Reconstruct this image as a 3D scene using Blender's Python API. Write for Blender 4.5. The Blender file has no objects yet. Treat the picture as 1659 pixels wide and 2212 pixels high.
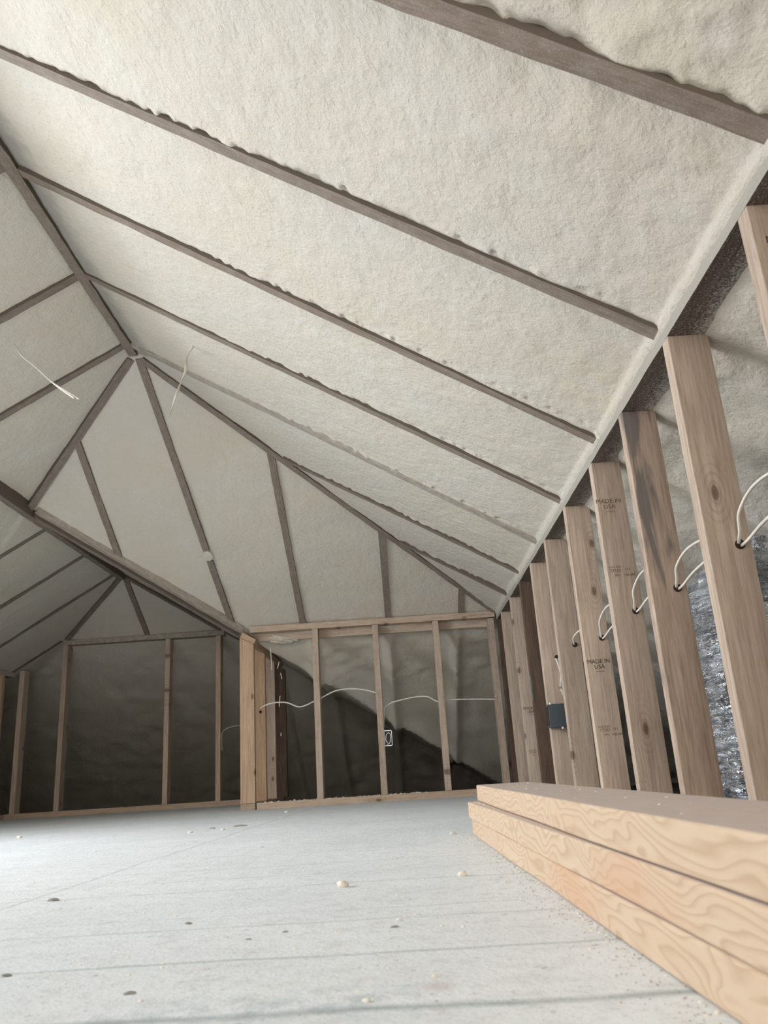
import bpy, bmesh, math, random
import numpy as np
from mathutils import Vector, Matrix

S = bpy.context.scene
COL = S.collection
random.seed(7)

# ------------------------------------------------------------------ camera, light, exposure
F_PX, YAW, PITCH, ROLL, CAM_H = 1728.26, -0.3503, 17.9454, -3.6657, 0.1697
cy, sy = math.cos(math.radians(YAW)), math.sin(math.radians(YAW))
cp, sp = math.cos(math.radians(PITCH)), math.sin(math.radians(PITCH))
cr, sr = math.cos(math.radians(ROLL)), math.sin(math.radians(ROLL))
fwd = Vector((sy*cp, cy*cp, sp)); rt = Vector((cy, -sy, 0)); up_ = rt.cross(fwd)
R_ = rt*cr + up_*sr; U_ = -rt*sr + up_*cr
cd = bpy.data.cameras.new('camera'); cam = bpy.data.objects.new('camera', cd); COL.objects.link(cam)
cd.sensor_fit = 'VERTICAL'; cd.sensor_height = 36; cd.sensor_width = 27
cd.lens = F_PX/2212*36; cd.clip_start = 0.01; cd.clip_end = 60
M3 = Matrix((R_, U_, -fwd)).transposed()
cam.matrix_world = Matrix.Translation((0, 0, CAM_H)) @ M3.to_4x4()
cd.dof.use_dof = True; cd.dof.focus_distance = 3.2; cd.dof.aperture_fstop = 13
S.camera = cam

S.cycles.max_bounces = 7; S.cycles.diffuse_bounces = 6
S.view_settings.view_transform = 'Standard'; S.view_settings.look = 'None'
S.view_settings.exposure = 0.0; S.view_settings.gamma = 1; S.view_settings.use_curve_mapping = False

W = bpy.data.worlds.new('sky'); S.world = W; W.use_nodes = True
bg = W.node_tree.nodes['Background']; bg.inputs[0].default_value = (0.75, 0.86, 1, 1); bg.inputs[1].default_value = 1.5

def area(name, loc, target, sx, sz, power, color):
    l = bpy.data.lights.new(name, 'AREA'); l.shape = 'RECTANGLE'; l.size = sx; l.size_y = sz
    l.energy = power; l.color = color
    o = bpy.data.objects.new(name, l); COL.objects.link(o)
    o.location = loc; d = Vector(target)-Vector(loc)
    o.rotation_euler = d.to_track_quat('-Z', 'Y').to_euler()
    return o
# daylight coming in through the dormer window on the left; plus a warm fill lamp added unseen behind the camera
DORMER_Y0, DORMER_Y1 = 1.25, 2.86
area('dormer_daylight', (-3.40, (DORMER_Y0+DORMER_Y1)/2, 1.45), (-1.0, (DORMER_Y0+DORMER_Y1)/2, 0.60), 1.45, 0.75, 108, (0.93, 0.96, 1.0))
area('gable_fill', (-0.10, -1.74, 1.00), (-1.1, 2.4, 1.05), 1.1, 0.85, 33, (1.0, 0.91, 0.83))

# ------------------------------------------------------------------ calibrated measures (metres)
XW, XR, ZR, M, YE, YH, MH = 0.6406, -1.1855, 2.1701, 0.5963, 3.4213, 5.0801, 0.6429
X2, Z2, Y2E, Y2H, XL = -2.0013, 1.6745, 5.7292, 6.2916, -3.0096
ZP = 1.0462
def z_right(x): return ZR - M*(x-XR)
def z_left(x): return ZR + M*(x-XR)
def z_hip(y): return ZR - MH*(y-YE)
def z_xright(x): return Z2 - M*(x-X2)
def z_xhip(y): return Z2 - MH*(y-Y2E)
YP = YE + (ZR-Z2)/MH          # where the left hip meets the lower ridge

# ------------------------------------------------------------------ material helpers
def mat(name):
    m = bpy.data.materials.new(name); m.use_nodes = True
    nt = m.node_tree; b = nt.nodes['Principled BSDF']
    return m, nt, b
class G:
    """tiny node-graph helper"""
    def __init__(s, nt): s.nt = nt
    def n(s, t, **k):
        x = s.nt.nodes.new(t)
        for a, v in k.items(): setattr(x, a, v)
        return x
    def put(s, sock, v):
        if isinstance(v, (int, float)): sock.default_value = v
        elif isinstance(v, (tuple, list)): sock.default_value = tuple(v) if len(v) == len(sock.default_value) else (*v, 1)
        else: s.nt.links.new(v, sock)
    def coord(s, scale=(1, 1, 1), kind='Object', off=None):
        tc = s.n('ShaderNodeTexCoord'); mp = s.n('ShaderNodeMapping')
        s.put(mp.inputs['Vector'], tc.outputs[kind]); mp.inputs['Scale'].default_value = scale
        if off is not None: s.put(mp.inputs['Location'], off)
        return mp.outputs[0]
    def noise(s, vec, scale, detail=3, rough=.55, dist=0, out='Fac'):
        x = s.n('ShaderNodeTexNoise'); s.put(x.inputs['Vector'], vec); x.inputs['Scale'].default_value = scale
        x.inputs['Detail'].default_value = detail; x.inputs['Roughness'].default_value = rough
        x.inputs['Distortion'].default_value = dist
        return x.outputs[out]
    def ramp(s, v, stops):
        x = s.n('ShaderNodeValToRGB'); s.put(x.inputs[0], v); e = x.color_ramp.elements
        while len(e) < len(stops): e.new(.5)
        for el, (p, c) in zip(e, stops):
            el.position = p; el.color = (c, c, c, 1) if isinstance(c, (int, float)) else (*c, 1)
        return x.outputs[0]
    def mix(s, f, a, b, mode='MIX'):
        x = s.n('ShaderNodeMix', data_type='RGBA', blend_type=mode)
        s.put(x.inputs[0], f); s.put(x.inputs[6], a); s.put(x.inputs[7], b)
        return x.outputs[2]
    def math(s, op, a, b=0.0, c=0.0):
        x = s.n('ShaderNodeMath', operation=op); s.put(x.inputs[0], a); s.put(x.inputs[1], b); s.put(x.inputs[2], c)
        return x.outputs[0]
    def bump(s, h, dist, strength=1, normal=None):
        x = s.n('ShaderNodeBump'); s.put(x.inputs['Height'], h); x.inputs['Distance'].default_value = dist
        x.inputs['Strength'].default_value = strength
        if normal is not None: s.put(x.inputs['Normal'], normal)
        return x.outputs[0]
    def sep(s, v):
        x = s.n('ShaderNodeSeparateXYZ'); s.put(x.inputs[0], v); return x.outputs

def foam_mat(name='spray_foam', blown=1.0):
    m, nt, b = mat(name); g = G(nt)
    v = g.coord()
    big = g.noise(v, 2.2, 3, .5)
    mid = g.noise(v, 9, 3, .6)
    fine = g.noise(v, 60, 3, .6)
    c = g.mix(g.ramp(big, [(.35, 0), (.68, 1)]), (.690, .645, .580), (.680, .630, .525))
    c = g.mix(g.ramp(mid, [(.5, 0), (.8, .55)]), c, (.715, .700, .665))
    c = g.mix(g.ramp(fine, [(.30, .30), (.46, 0)]), c, (.60, .575, .47))
    # grey dust and overspray along the ridge board
    x, y, z = g.sep(v)
    d = g.math('ABSOLUTE', g.math('SUBTRACT', x, XR+.045))
    sm = g.math('ADD', d, g.math('MULTIPLY', g.math('SUBTRACT', g.noise(v, 14, 4, .7), .5), .10))
    f = g.ramp(sm, [(.01, .75), (.075, 0)])
    f = g.math('MULTIPLY', f, g.math('LESS_THAN', y, YE))
    c = g.mix(f, c, (.33, .31, .29))
    g.put(b.inputs['Base Color'], c); b.inputs['Roughness'].default_value = .75
    b.inputs['Specular IOR Level'].default_value = .25
    n1 = g.bump(g.noise(v, 120, 5, .7), .0035*blown, .8)
    n2 = g.bump(g.noise(v, 42, 3, .6), .007*blown, .75, n1)
    g.put(b.inputs['Normal'], n2)
    return m

def wood_mat(name, light, dark, knots=.9, weather=0.0, dust=0.0, tone=.25, grain=1.0, overspray=0.0, sides=None, sprayed_side=0.0):
    """framing lumber; local Z runs along the board, local Y across its wide face"""
    m, nt, b = mat(name); g = G(nt)
    oi = g.n('ShaderNodeObjectInfo'); rnd = oi.outputs['Random']
    off = g.n('ShaderNodeCombineXYZ')
    g.put(off.inputs[0], g.math('MULTIPLY', rnd, 7.3)); g.put(off.inputs[1], g.math('MULTIPLY', rnd, 3.1)); g.put(off.inputs[2], g.math('MULTIPLY', rnd, 19.7))
    raw = g.coord(off=off.outputs[0])
    st = g.coord((1, 1, .06), off=off.outputs[0])
    x, y, z = g.sep(raw)
    kv = g.n('ShaderNodeCombineXYZ'); g.put(kv.inputs[0], g.math('MULTIPLY', y, 9.0)); g.put(kv.inputs[1], g.math('MULTIPLY', z, 4.2))
    vk = g.n('ShaderNodeTexVoronoi', voronoi_dimensions='2D'); g.put(vk.inputs['Vector'], kv.outputs[0]); vk.inputs['Scale'].default_value = .8
    cell = g.math('LESS_THAN', g.sep(vk.outputs['Color'])[0], .42)
    kd = g.math('ADD', vk.outputs['Distance'], g.math('SUBTRACT', 1.0, cell))
    g1 = g.noise(st, 55, 4, .6, 1.2)
    g2 = g.noise(st, 190, 3, .7, .3)
    kw = g.ramp(kd, [(.08, 1), (.34, 0)])
    ring = g.math('SINE', g.math('MULTIPLY', kd, 95))
    c = g.mix(g.ramp(g1, [(.36, 0), (.72, 1)]), light, dark)
    c = g.mix(g.math('MULTIPLY', g.ramp(g2, [(.45, 0), (.75, .55)]), grain), c, tuple(v*.62 for v in dark))
    c = g.mix(g.math('MULTIPLY', g.math('MULTIPLY', g.ramp(ring, [(.2, 0), (.9, .45)]), kw), knots), c, tuple(v*.6 for v in dark))
    c = g.mix(g.math('MULTIPLY', g.ramp(kd, [(.045, .8), (.072, 0)]), knots), c, (.115, .06, .035))
    if weather:
        wv = g.coord((1, 1, .16), off=off.outputs[0])
        w = g.ramp(g.noise(wv, 14, 4, .6, .5), [(.53, 0), (.62, weather)])
        c = g.mix(w, c, (.16, .15, .15))
    # each board has its own tone
    c = g.mix(1.0, c, g.ramp(rnd, [(0, (1-tone, 1-tone*1.05, 1-tone*1.1)), (.55, (1, 1, 1)), (1, (1.0, .95, .88))]), 'MULTIPLY')
    if dust:
        dn = g.ramp(g.noise(raw, 30, 5, .75), [(.45, 0), (.7, dust)])
        c = g.mix(dn, c, (.62, .59, .55))
    if overspray:
        sp_ = g.ramp(g.noise(raw, 240, 2, .8), [(.56, 0), (.66, overspray)])
        c = g.mix(sp_, c, (.66, .65, .62))
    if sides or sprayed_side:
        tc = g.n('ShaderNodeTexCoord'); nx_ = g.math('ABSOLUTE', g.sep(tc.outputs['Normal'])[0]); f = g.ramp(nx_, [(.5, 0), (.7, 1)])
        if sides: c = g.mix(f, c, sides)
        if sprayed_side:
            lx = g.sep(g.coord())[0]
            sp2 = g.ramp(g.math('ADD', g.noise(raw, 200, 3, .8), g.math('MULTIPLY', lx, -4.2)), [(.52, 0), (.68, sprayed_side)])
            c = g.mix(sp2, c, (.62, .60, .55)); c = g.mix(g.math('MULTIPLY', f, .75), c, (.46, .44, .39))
    g.put(b.inputs['Base Color'], c); b.inputs['Roughness'].default_value = .7
    b.inputs['Specular IOR Level'].default_value = .25
    g.put(b.inputs['Normal'], g.bump(g.math('ADD', g1, g.math('MULTIPLY', g2, .5)), .0012, .6))
    return m

def flat_mat(name, col, rough=.6, metal=0.0, bump=None, spec=.4):
    m, nt, b = mat(name); g = G(nt)
    v = g.coord()
    n = g.noise(v, 40, 4, .6)
    g.put(b.inputs['Base Color'], g.mix(g.ramp(n, [(.35, 0), (.7, .5)]), col, tuple(min(1, c*.8) for c in col)))
    b.inputs['Roughness'].default_value = rough; b.inputs['Metallic'].default_value = metal
    b.inputs['Specular IOR Level'].default_value = spec
    if bump: g.put(b.inputs['Normal'], g.bump(g.noise(v, bump[0], 4, .6), bump[1], .8))
    return m

FOAM = foam_mat()
STUD = wood_mat('stud_pine', (.68, .555, .455), (.47, .365, .29), tone=.22, dust=.10)
STUD_GREY = wood_mat('weathered_stud_pine', (.60, .48, .39), (.40, .30, .235), weather=.85, tone=.15)
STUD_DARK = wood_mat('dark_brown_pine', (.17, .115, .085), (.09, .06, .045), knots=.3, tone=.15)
POST = wood_mat('fresh_pine', (.62, .45, .32), (.45, .31, .21), tone=.08, grain=.6)
PLATE = wood_mat('pale_plate_pine', (.62, .50, .40), (.46, .35, .27), dust=.35)
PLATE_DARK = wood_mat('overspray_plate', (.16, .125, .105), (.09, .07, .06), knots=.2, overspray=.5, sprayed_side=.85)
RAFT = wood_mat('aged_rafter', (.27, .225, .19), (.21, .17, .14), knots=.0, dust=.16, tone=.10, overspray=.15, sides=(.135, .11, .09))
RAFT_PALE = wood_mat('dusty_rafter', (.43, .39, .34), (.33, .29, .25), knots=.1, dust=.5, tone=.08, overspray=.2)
CABLE = flat_mat('white_cable_jacket', (.83, .79, .72), .5)
HOLE_SHADE = flat_mat('hole_shade', (.05, .03, .02), .9)
BOXMAT = flat_mat('slate_blue_box', (.075, .095, .115), .5)
METAL = flat_mat('galvanised_bracket', (.62, .64, .66), .35, .9)
INK = flat_mat('stamp_ink', (.06, .045, .04), .9)
INK_PALE = flat_mat('faded_stamp_ink', (.17, .115, .08), .9)
TEAL = flat_mat('teal_marking_paint', (.12, .36, .33), .8)
RIBBON = flat_mat('dusty_cable_end', (.60, .57, .48), .7)
WHITE = flat_mat('painted_frame', (.8, .8, .8), .5)

def foil_mat():
    m, nt, b = mat('crinkled_foil'); g = G(nt)
    v = g.coord((1, 1, 3.0))
    n = g.noise(v, 13, 5, .62, .8)
    g.put(b.inputs['Base Color'], g.mix(g.ramp(n, [(.4, 0), (.6, 1)]), (.86, .90, .95), (.62, .66, .72)))
    b.inputs['Metallic'].default_value = 1; b.inputs['Roughness'].default_value = .2
    g.put(b.inputs['Normal'], g.bump(n, .07, 1))
    return m
FOIL = foil_mat()

def lumber_mat():
    m, nt, b = mat('lumber_stack_pine'); g = G(nt)
    oi = g.n('ShaderNodeObjectInfo'); off = g.n('ShaderNodeCombineXYZ')
    g.put(off.inputs[0], g.math('MULTIPLY', oi.outputs['Random'], 3.7)); g.put(off.inputs[2], g.math('MULTIPLY', oi.outputs['Random'], 11.0))
    v = g.coord((9, 9, 2.6), off=off.outputs[0])
    lx = g.sep(g.coord())[0]
    w = g.coord((1, 1, .12), off=off.outputs[0])
    n = g.noise(v, 1.55, 2.2, .5, .55)
    s = g.math('FRACT', g.math('ADD', g.math('MULTIPLY', n, 11.0), g.math('MULTIPLY', lx, 75.0)))
    lines = g.ramp(s, [(.0, .75), (.12, .45), (.42, .12), (.82, .10), (1.0, .75)])
    c = g.mix(g.math('MULTIPLY', lines, .75), (.72, .565, .42), (.45, .29, .175))
    c = g.mix(g.ramp(g.noise(w, 90, 3, .6), [(.45, 0), (.8, .35)]), c, (.62, .42, .27))
    c = g.mix(g.ramp(g.noise(v, .9, 2, .5), [(.56, 0), (.75, .45)]), c, (.66, .36, .21))
    # dusty, greyer top face (wide face: local Y is the normal there)
    geo = g.n('ShaderNodeNewGeometry'); up = g.math('GREATER_THAN', g.sep(geo.outputs['Normal'])[2], .96)
    dust = g.ramp(g.noise(w, 22, 5, .7), [(.30, .62), (.75, .92)])
    c = g.mix(g.math('MULTIPLY', up, dust), c, (.50, .44, .43))
    g.put(b.inputs['Base Color'], c); b.inputs['Roughness'].default_value = .62
    b.inputs['Specular IOR Level'].default_value = .3
    g.put(b.inputs['Normal'], g.bump(n, .002, .4))
    return m
LUMBER = lumber_mat()

def floor_mat():
    m, nt, b = mat('dusty_subfloor'); g = G(nt)
    v = g.coord(); x, y, z = g.sep(v)
    n1 = g.noise(v, 3.0, 5, .65); n2 = g.noise(v, 26, 5, .7); n3 = g.noise(v, 120, 3, .7)
    c = g.mix(g.ramp(n1, [(.35, 0), (.7, 1)]), (.74, .785, .82), (.66, .705, .74))
    c = g.mix(g.ramp(n2, [(.50, 0), (.72, .55)]), c, (.52, .53, .53))
    c = g.mix(g.ramp(n3, [(.60, 0), (.72, .5)]), c, (.34, .34, .33))
    c = g.mix(g.ramp(g.noise(v, 62, 3, .6), [(.655, 0), (.70, .6)]), c, (.33, .335, .33))
    c = g.mix(g.ramp(g.noise(v, 38, 5, .7), [(.30, .5), (.40, 0)]), c, (.80, .82, .82))
    # blue-grey chalky smear in front, over the nearest line
    bl = g.math('MULTIPLY', g.math('SUBTRACT', 1.0, g.math('MINIMUM', g.math('DIVIDE', g.math('ABSOLUTE', g.math('ADD', y, -.71)), .07), 1.0)), g.math('LESS_THAN', g.math('ABSOLUTE', g.math('ADD', x, .13)), .13))
    c = g.mix(g.math('MULTIPLY', bl, g.ramp(g.noise(v, 28, 5, .7), [(.45, 0), (.62, .75)])), c, (.42, .50, .54))
    # pinkish scuff
    px_ = g.math('ADD', g.math('MULTIPLY', g.math('ADD', x, -.015), 28), 0.0); py_ = g.math('MULTIPLY', g.math('ADD', y, -.745), 26)
    rad = g.math('SQRT', g.math('ADD', g.math('MULTIPLY', px_, px_), g.math('MULTIPLY', py_, py_)))
    c = g.mix(g.ramp(g.math('ADD', rad, g.math('MULTIPLY', n2, .8)), [(.55, .5), (.95, 0)]), c, (.50, .42, .42))
    # scored lines running across the sheets
    wob = g.math('MULTIPLY', g.math('SUBTRACT', g.noise(v, 4, 3, .6), .5), .03)
    yy = g.math('ADD', g.math('SUBTRACT', y, g.math('MULTIPLY', x, -.035)), wob)
    tot = None
    for Y, wd, a in [(.688, .011, .80), (.40, .010, .7), (.885, .0065, .75), (1.075, .007, .5), (1.16, .005, .4), (1.43, .007, .5), (1.585, .006, .45), (1.76, .006, .45), (2.05, .006, .3), (2.5, .007, .3), (3.1, .008, .3)]:
        d = g.math('ABSOLUTE', g.math('SUBTRACT', yy, Y))
        f = g.math('MULTIPLY', g.math('SUBTRACT', 1.0, g.math('MINIMUM', g.math('DIVIDE', d, wd*1.15), 1.0)), a*(1.0 if Y < .7 else .72))
        tot = f if tot is None else g.math('MAXIMUM', tot, f)
    brk = g.ramp(g.noise(g.coord((1, 3, 1)), 5, 4, .7), [(.30, .35), (.55, 1)])
    c = g.mix(g.math('MULTIPLY', tot, brk), c, (.26, .32, .33))
    # long faint scuff running off to the left
    dd = g.math('ABSOLUTE', g.math('SUBTRACT', g.math('ADD', x, g.math('MULTIPLY', y, -.035)), g.math('ADD', -.70, g.math('MULTIPLY', wob, 1.5))))
    f = g.math('MULTIPLY', g.math('SUBTRACT', 1.0, g.math('MINIMUM', g.math('DIVIDE', dd, .007), 1.0)), .55)
    f = g.math('MULTIPLY', f, g.math('GREATER_THAN', y, 1.3))
    c = g.mix(f, c, (.42, .43, .43))
    # bare, footprint-like smudges in the dust
    sm = g.ramp(g.noise(g.coord((1, 1.6, 1)), 7.5, 4, .75, .8), [(.62, 0), (.72, .5)])
    c = g.mix(sm, c, (.50, .50, .485))
    g.put(b.inputs['Base Color'], c); b.inputs['Roughness'].default_value = .8
    b.inputs['Specular IOR Level'].default_value = .25
    g.put(b.inputs['Normal'], g.bump(g.math('ADD', n2, g.math('MULTIPLY', n3, .6)), .003, .7))
    return m
FLOOR = floor_mat()

# ------------------------------------------------------------------ geometry helpers
def tag(o, label=None, cat=None, group=None, kind=None):
    if label: o['label'] = label
    if cat: o['category'] = cat
    if group: o['group'] = group
    if kind: o['kind'] = kind
    return o
def link(name, bm, m, parent=None, smooth=False, mw=None):
    me = bpy.data.meshes.new(name); bm.to_mesh(me); bm.free()
    if m: me.materials.append(m)
    if smooth:
        for p in me.polygons: p.use_smooth = True
    o = bpy.data.objects.new(name, me); COL.objects.link(o)
    if mw is not None: o.matrix_world = mw
    if parent:
        bpy.context.view_layer.update()
        o.parent = parent; o.matrix_parent_inverse = parent.matrix_world.inverted()
    return o
def box_bm(bm, x0, x1, y0, y1, z0, z1):
    vs = [bm.verts.new((x, y, z)) for x in (x0, x1) for y in (y0, y1) for z in (z0, z1)]
    for f in ((0, 1, 3, 2), (4, 6, 7, 5), (0, 4, 5, 1), (2, 3, 7, 6), (0, 2, 6, 4), (1, 5, 7, 3)):
        bm.faces.new([vs[i] for i in f])
    bmesh.ops.recalc_face_normals(bm, faces=bm.faces)
def box(name, x0, x1, y0, y1, z0, z1, m, bevel=0.0, parent=None):
    c = Vector(((x0+x1)/2, (y0+y1)/2, z0)); bm = bmesh.new()
    box_bm(bm, x0-c.x, x1-c.x, y0-c.y, y1-c.y, 0, z1-z0)
    if bevel: bmesh.ops.bevel(bm, geom=bm.edges[:], offset=bevel, segments=2, affect='EDGES', profile=.6)
    return link(name, bm, m, parent, mw=Matrix.Translation(c))
def frame_mx(A, B, up):
    A, B, up = Vector(A), Vector(B), Vector(up)
    z = (B-A).normalized(); y = (up - z*up.dot(z)).normalized(); x = y.cross(z)
    return Matrix.Translation(A) @ Matrix((x, y, z)).transposed().to_4x4(), (B-A).length
def bar(name, A, B, w, d, up, m, bevel=.0018, bow=0.0, parent=None, nick=0.0):
    """a length of sawn timber from A to B; its lower/front face is centred on A-B, depth d runs along up"""
    mx, L = frame_mx(A, B, up); bm = bmesh.new()
    n = max(2, int(L/.06)) if (bow or nick) else 1
    rings = []
    for i in range(n+1):
        t = i/n; o = bow*math.sin(math.pi*t)
        j = [random.uniform(-nick, nick) for _ in range(4)]
        rings.append([bm.verts.new((-w/2+j[0]+o, 0+j[1], L*t)), bm.verts.new((w/2+j[2]+o, 0+j[3], L*t)), bm.verts.new((w/2+o, d, L*t)), bm.verts.new((-w/2+o, d, L*t))])
    for a, b_ in zip(rings, rings[1:]):
        for k in range(4): bm.faces.new((a[k], a[(k+1) % 4], b_[(k+1) % 4], b_[k]))
    bm.faces.new(rings[0][::-1]); bm.faces.new(rings[-1])
    bmesh.ops.recalc_face_normals(bm, faces=bm.faces)
    if bevel and n == 1: bmesh.ops.bevel(bm, geom=bm.edges[:], offset=bevel, segments=2, affect='EDGES', profile=.6)
    return link(name, bm, m, parent, mw=mx)
def catmull(P, n=8):
    P = [Vector(p) for p in P]; Q = [2*P[0]-P[1]] + P + [2*P[-1]-P[-2]]; out = []
    for i in range(1, len(Q)-2):
        a, b, c, d = Q[i-1:i+3]
        for k in range(n):
            t = k/n
            out.append(.5*((2*b)+(c-a)*t+(2*a-5*b+4*c-d)*t*t+(3*b-3*c+d-a)*t**3))
    out.append(P[-1]); return out
def tube_bm(bm, pts, r, flat=1.0, seg=8, twist=0.0, taper=None):
    prev = None; rings = []
    for i, p in enumerate(pts):
        t = (pts[min(i+1, len(pts)-1)] - pts[max(i-1, 0)]).normalized()
        if prev is None: a = t.orthogonal().normalized()
        else: a = (prev - t*prev.dot(t)).normalized()
        prev = a; b = t.cross(a)
        rr = r*(taper(i/(len(pts)-1)) if taper else 1)
        ang = twist*i/(len(pts)-1)
        u = a*math.cos(ang)+b*math.sin(ang); v = -a*math.sin(ang)+b*math.cos(ang)
        rings.append([bm.verts.new(p + u*math.cos(2*math.pi*k/seg)*rr + v*math.sin(2*math.pi*k/seg)*rr*flat) for k in range(seg)])
    for a, b in zip(rings, rings[1:]):
        for k in range(seg): bm.faces.new((a[k], a[(k+1) % seg], b[(k+1) % seg], b[k]))
    bm.faces.new(rings[0][::-1]); bm.faces.new(rings[-1])
def tube(name, P, r, m, parent=None, **k):
    pts = catmull(P); c = pts[0].copy(); pts = [p-c for p in pts]
    bm = bmesh.new(); tube_bm(bm, pts, r, **k)
    return link(name, bm, m, parent, True, Matrix.Translation(c))
# pixel ray of the photograph -> point on a plane, used only to read real positions
def hit(px, py, ax, v):
    d = fwd + R_*(px-829.5)/F_PX - U_*(py-1106)/F_PX
    C = Vector((0, 0, CAM_H)); return C + d*((v-C[ax])/d[ax])

# ------------------------------------------------------------------ value noise for the foam relief
def vnoise(X, Y, wl, seed):
    r = np.random.RandomState(seed); T = r.rand(256, 256)
    u, v = X/wl+1000.5, Y/wl+1000.5
    i, j = np.floor(u).astype(int), np.floor(v).astype(int); a, b = u-i, v-j
    a = a*a*(3-2*a); b = b*b*(3-2*b)
    t = lambda p, q: T[p % 256, q % 256]
    return (t(i, j)*(1-a)*(1-b)+t(i+1, j)*a*(1-b)+t(i, j+1)*(1-a)*b+t(i+1, j+1)*a*b)*2-1
def grade(stops):
    out = []
    for (a, b, h) in stops: out += list(np.arange(a, b-1e-6, h))
    out.append(stops[-1][1]); return np.array(out)

gx = grade([(-4.95, -2.9, .04), (-2.9, -2.1, .018), (-2.1, 1.0, .006), (1.0, 2.7, .03)])
gy = grade([(-1.82, .4, .05), (.4, 4.2, .0095), (4.2, 5.6, .013), (5.6, 9.0, .04)])
XX, YY = np.meshgrid(gx, gy, indexing='ij')
main = np.minimum(np.minimum(ZR-M*(XX-XR), ZR+M*(XX-XR)), ZR-MH*(YY-YE))
ext = np.minimum(np.minimum(Z2-M*(XX-X2), Z2+M*(XX-X2)), Z2-MH*(YY-Y2E))
ext_left = Z2+M*(XX-X2)
# shallow foam pillows: each bay between rafters bellies a little
Z = np.maximum(main, ext)
XR1, YR1 = XX*.83+YY*.56, -XX*.56+YY*.83        # rotated lattices hide the grid of the noise
XR2, YR2 = XX*.42+YY*.91, -XX*.91+YY*.42
relief = (vnoise(XR1, YR1, .45, 1)*.006 + vnoise(XX*.55+.2*YY, YY, .15, 2)*.003 + vnoise(XR1, YR1, .055, 3)*.0016
          + vnoise(XR2, YR2, .030, 4)*.0012 + vnoise(XR1, YR1, .019, 5)*.0009)
# ragged lips where the foam was trimmed against the near side of each rafter
RY = [1.0264, 1.6185, 2.2222, 2.8076, 3.3727, 3.971, 4.508]
lip = np.zeros_like(XX)
for yi in RY: lip = np.maximum(lip, np.exp(-((YY-(yi-.021))/.0085)**2))
lip *= (XX > XR) & (XX < XW+.05) & (ZR-M*(XX-XR) < ZR-MH*(YY-YE)+.02)
relief += lip*(.000 + vnoise(XX*1.0, YY*.4, .0155, 21)*.011 + vnoise(XX*1.0, YY*.4, .037, 23)*.005 + vnoise(XX, YY, .11, 22)*.003)
# rougher spray near the knee wall on the right
rough = np.clip((XX-(-.1))/.6, 0, 1)*np.clip((3.2-YY)/2, .25, 1)
relief += rough*(vnoise(XR1, YR1, .035, 8)*.002 + vnoise(XR2, YR2, .08, 9)*.003)
behind = np.where(XX > -.95, np.clip((YY-YH-.05)/.15, 0, 1), np.clip((YY-Y2H-.05)/.15, 0, 1))*np.clip((np.abs(XX+.95))/.05, 0, 1)
relief += behind*(vnoise(XR1, YR1, .12, 6)*.010 + vnoise(XX*.5, YY, .055, 31)*.007)
relief += np.clip((1.15-YY)/.15, 0, 1)*(vnoise(XR1, YR1, .030, 33)*.0045 + vnoise(XR2, YR2, .06, 34)*.005)*(XX < XW)
relief -= .040*np.exp(-((XX-(XW+.004))/.0055)**2)*(YY < YH)      # foam rolls down over the front of the plate
behindr = np.clip((XX-XW-.04)/.12, 0, 1)
relief += behindr*(vnoise(XR2, YR2, .08, 7)*.007 + vnoise(XR1, YR1, .2, 11)*.016) - .012*np.exp(-((XX-XW-.13)/.05)**2)
for xi in (-.98, -.56, -.05, .39):   # foam-covered rafters and valley behind the far knee wall
    relief -= behind*.045*np.exp(-((XX-xi)/.035)**2)
dv = (np.minimum(main, 9) - ext)
relief -= behind*.03*np.exp(-(dv/.035)**2)
for yi in (1.05, 1.66, 2.28, 2.86, 3.42, 4.0, 4.53):
    relief -= behindr*.03*np.exp(-((YY-yi)/.04)**2)
Z = Z + .015 + relief
nx, ny = len(gx), len(gy)
co = np.stack([XX, YY, Z], -1).reshape(-1, 3)
I, J = np.meshgrid(np.arange(nx-1), np.arange(ny-1), indexing='ij')
CX, CY = (gx[I]+gx[I+1])/2, (gy[J]+gy[J+1])/2
DX = -1.66
keep = ~((CX < DX) & (CX > -3.42) & (CY > DORMER_Y0) & (CY < DORMER_Y1)) & (Z[:-1, :-1] > -.12)
I, J = I[keep], J[keep]
q = np.stack([I*ny+J, I*ny+J+1, (I+1)*ny+J+1, (I+1)*ny+J], -1).astype(np.int32)
me = bpy.data.meshes.new('ceiling')
me.vertices.add(len(co)); me.vertices.foreach_set('co', co.astype(np.float32).ravel())
me.loops.add(q.size); me.loops.foreach_set('vertex_index', q.ravel())
me.polygons.add(len(q)); me.polygons.foreach_set('loop_start', np.arange(0, q.size, 4, dtype=np.int32))
me.polygons.foreach_set('use_smooth', np.ones(len(q), bool))
me.update(calc_edges=True); me.validate(); me.materials.append(FOAM)
ceil = bpy.data.objects.new('ceiling', me); COL.objects.link(ceil)
tag(ceil, kind='structure', label='cream spray foam covering the underside of the whole hipped roof')

# floor
vf = box('floor', -4.95, 2.7, -1.9, 9.05, -.12, -.061, flat_mat('eave_shade', (.10, .085, .07), .9))  # unseen eave base, coloured dark to put shade behind the walls
tag(vf, kind='structure', label='unseen eave base beyond the knee walls, coloured dark to deepen the shade')
fl = box('floor', XL-.10, XW+.10, -1.82, Y2H+.10, -.06, 0, FLOOR)
fl.data.transform(Matrix.Translation((0, 0, 0)))
tag(fl, kind='structure', label='pale dusty plywood subfloor')
# material coordinates of the floor are world metres
fl_c = fl.location.copy(); fl.data.transform(Matrix.Translation(fl_c)); fl.location = (0, 0, 0)

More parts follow.
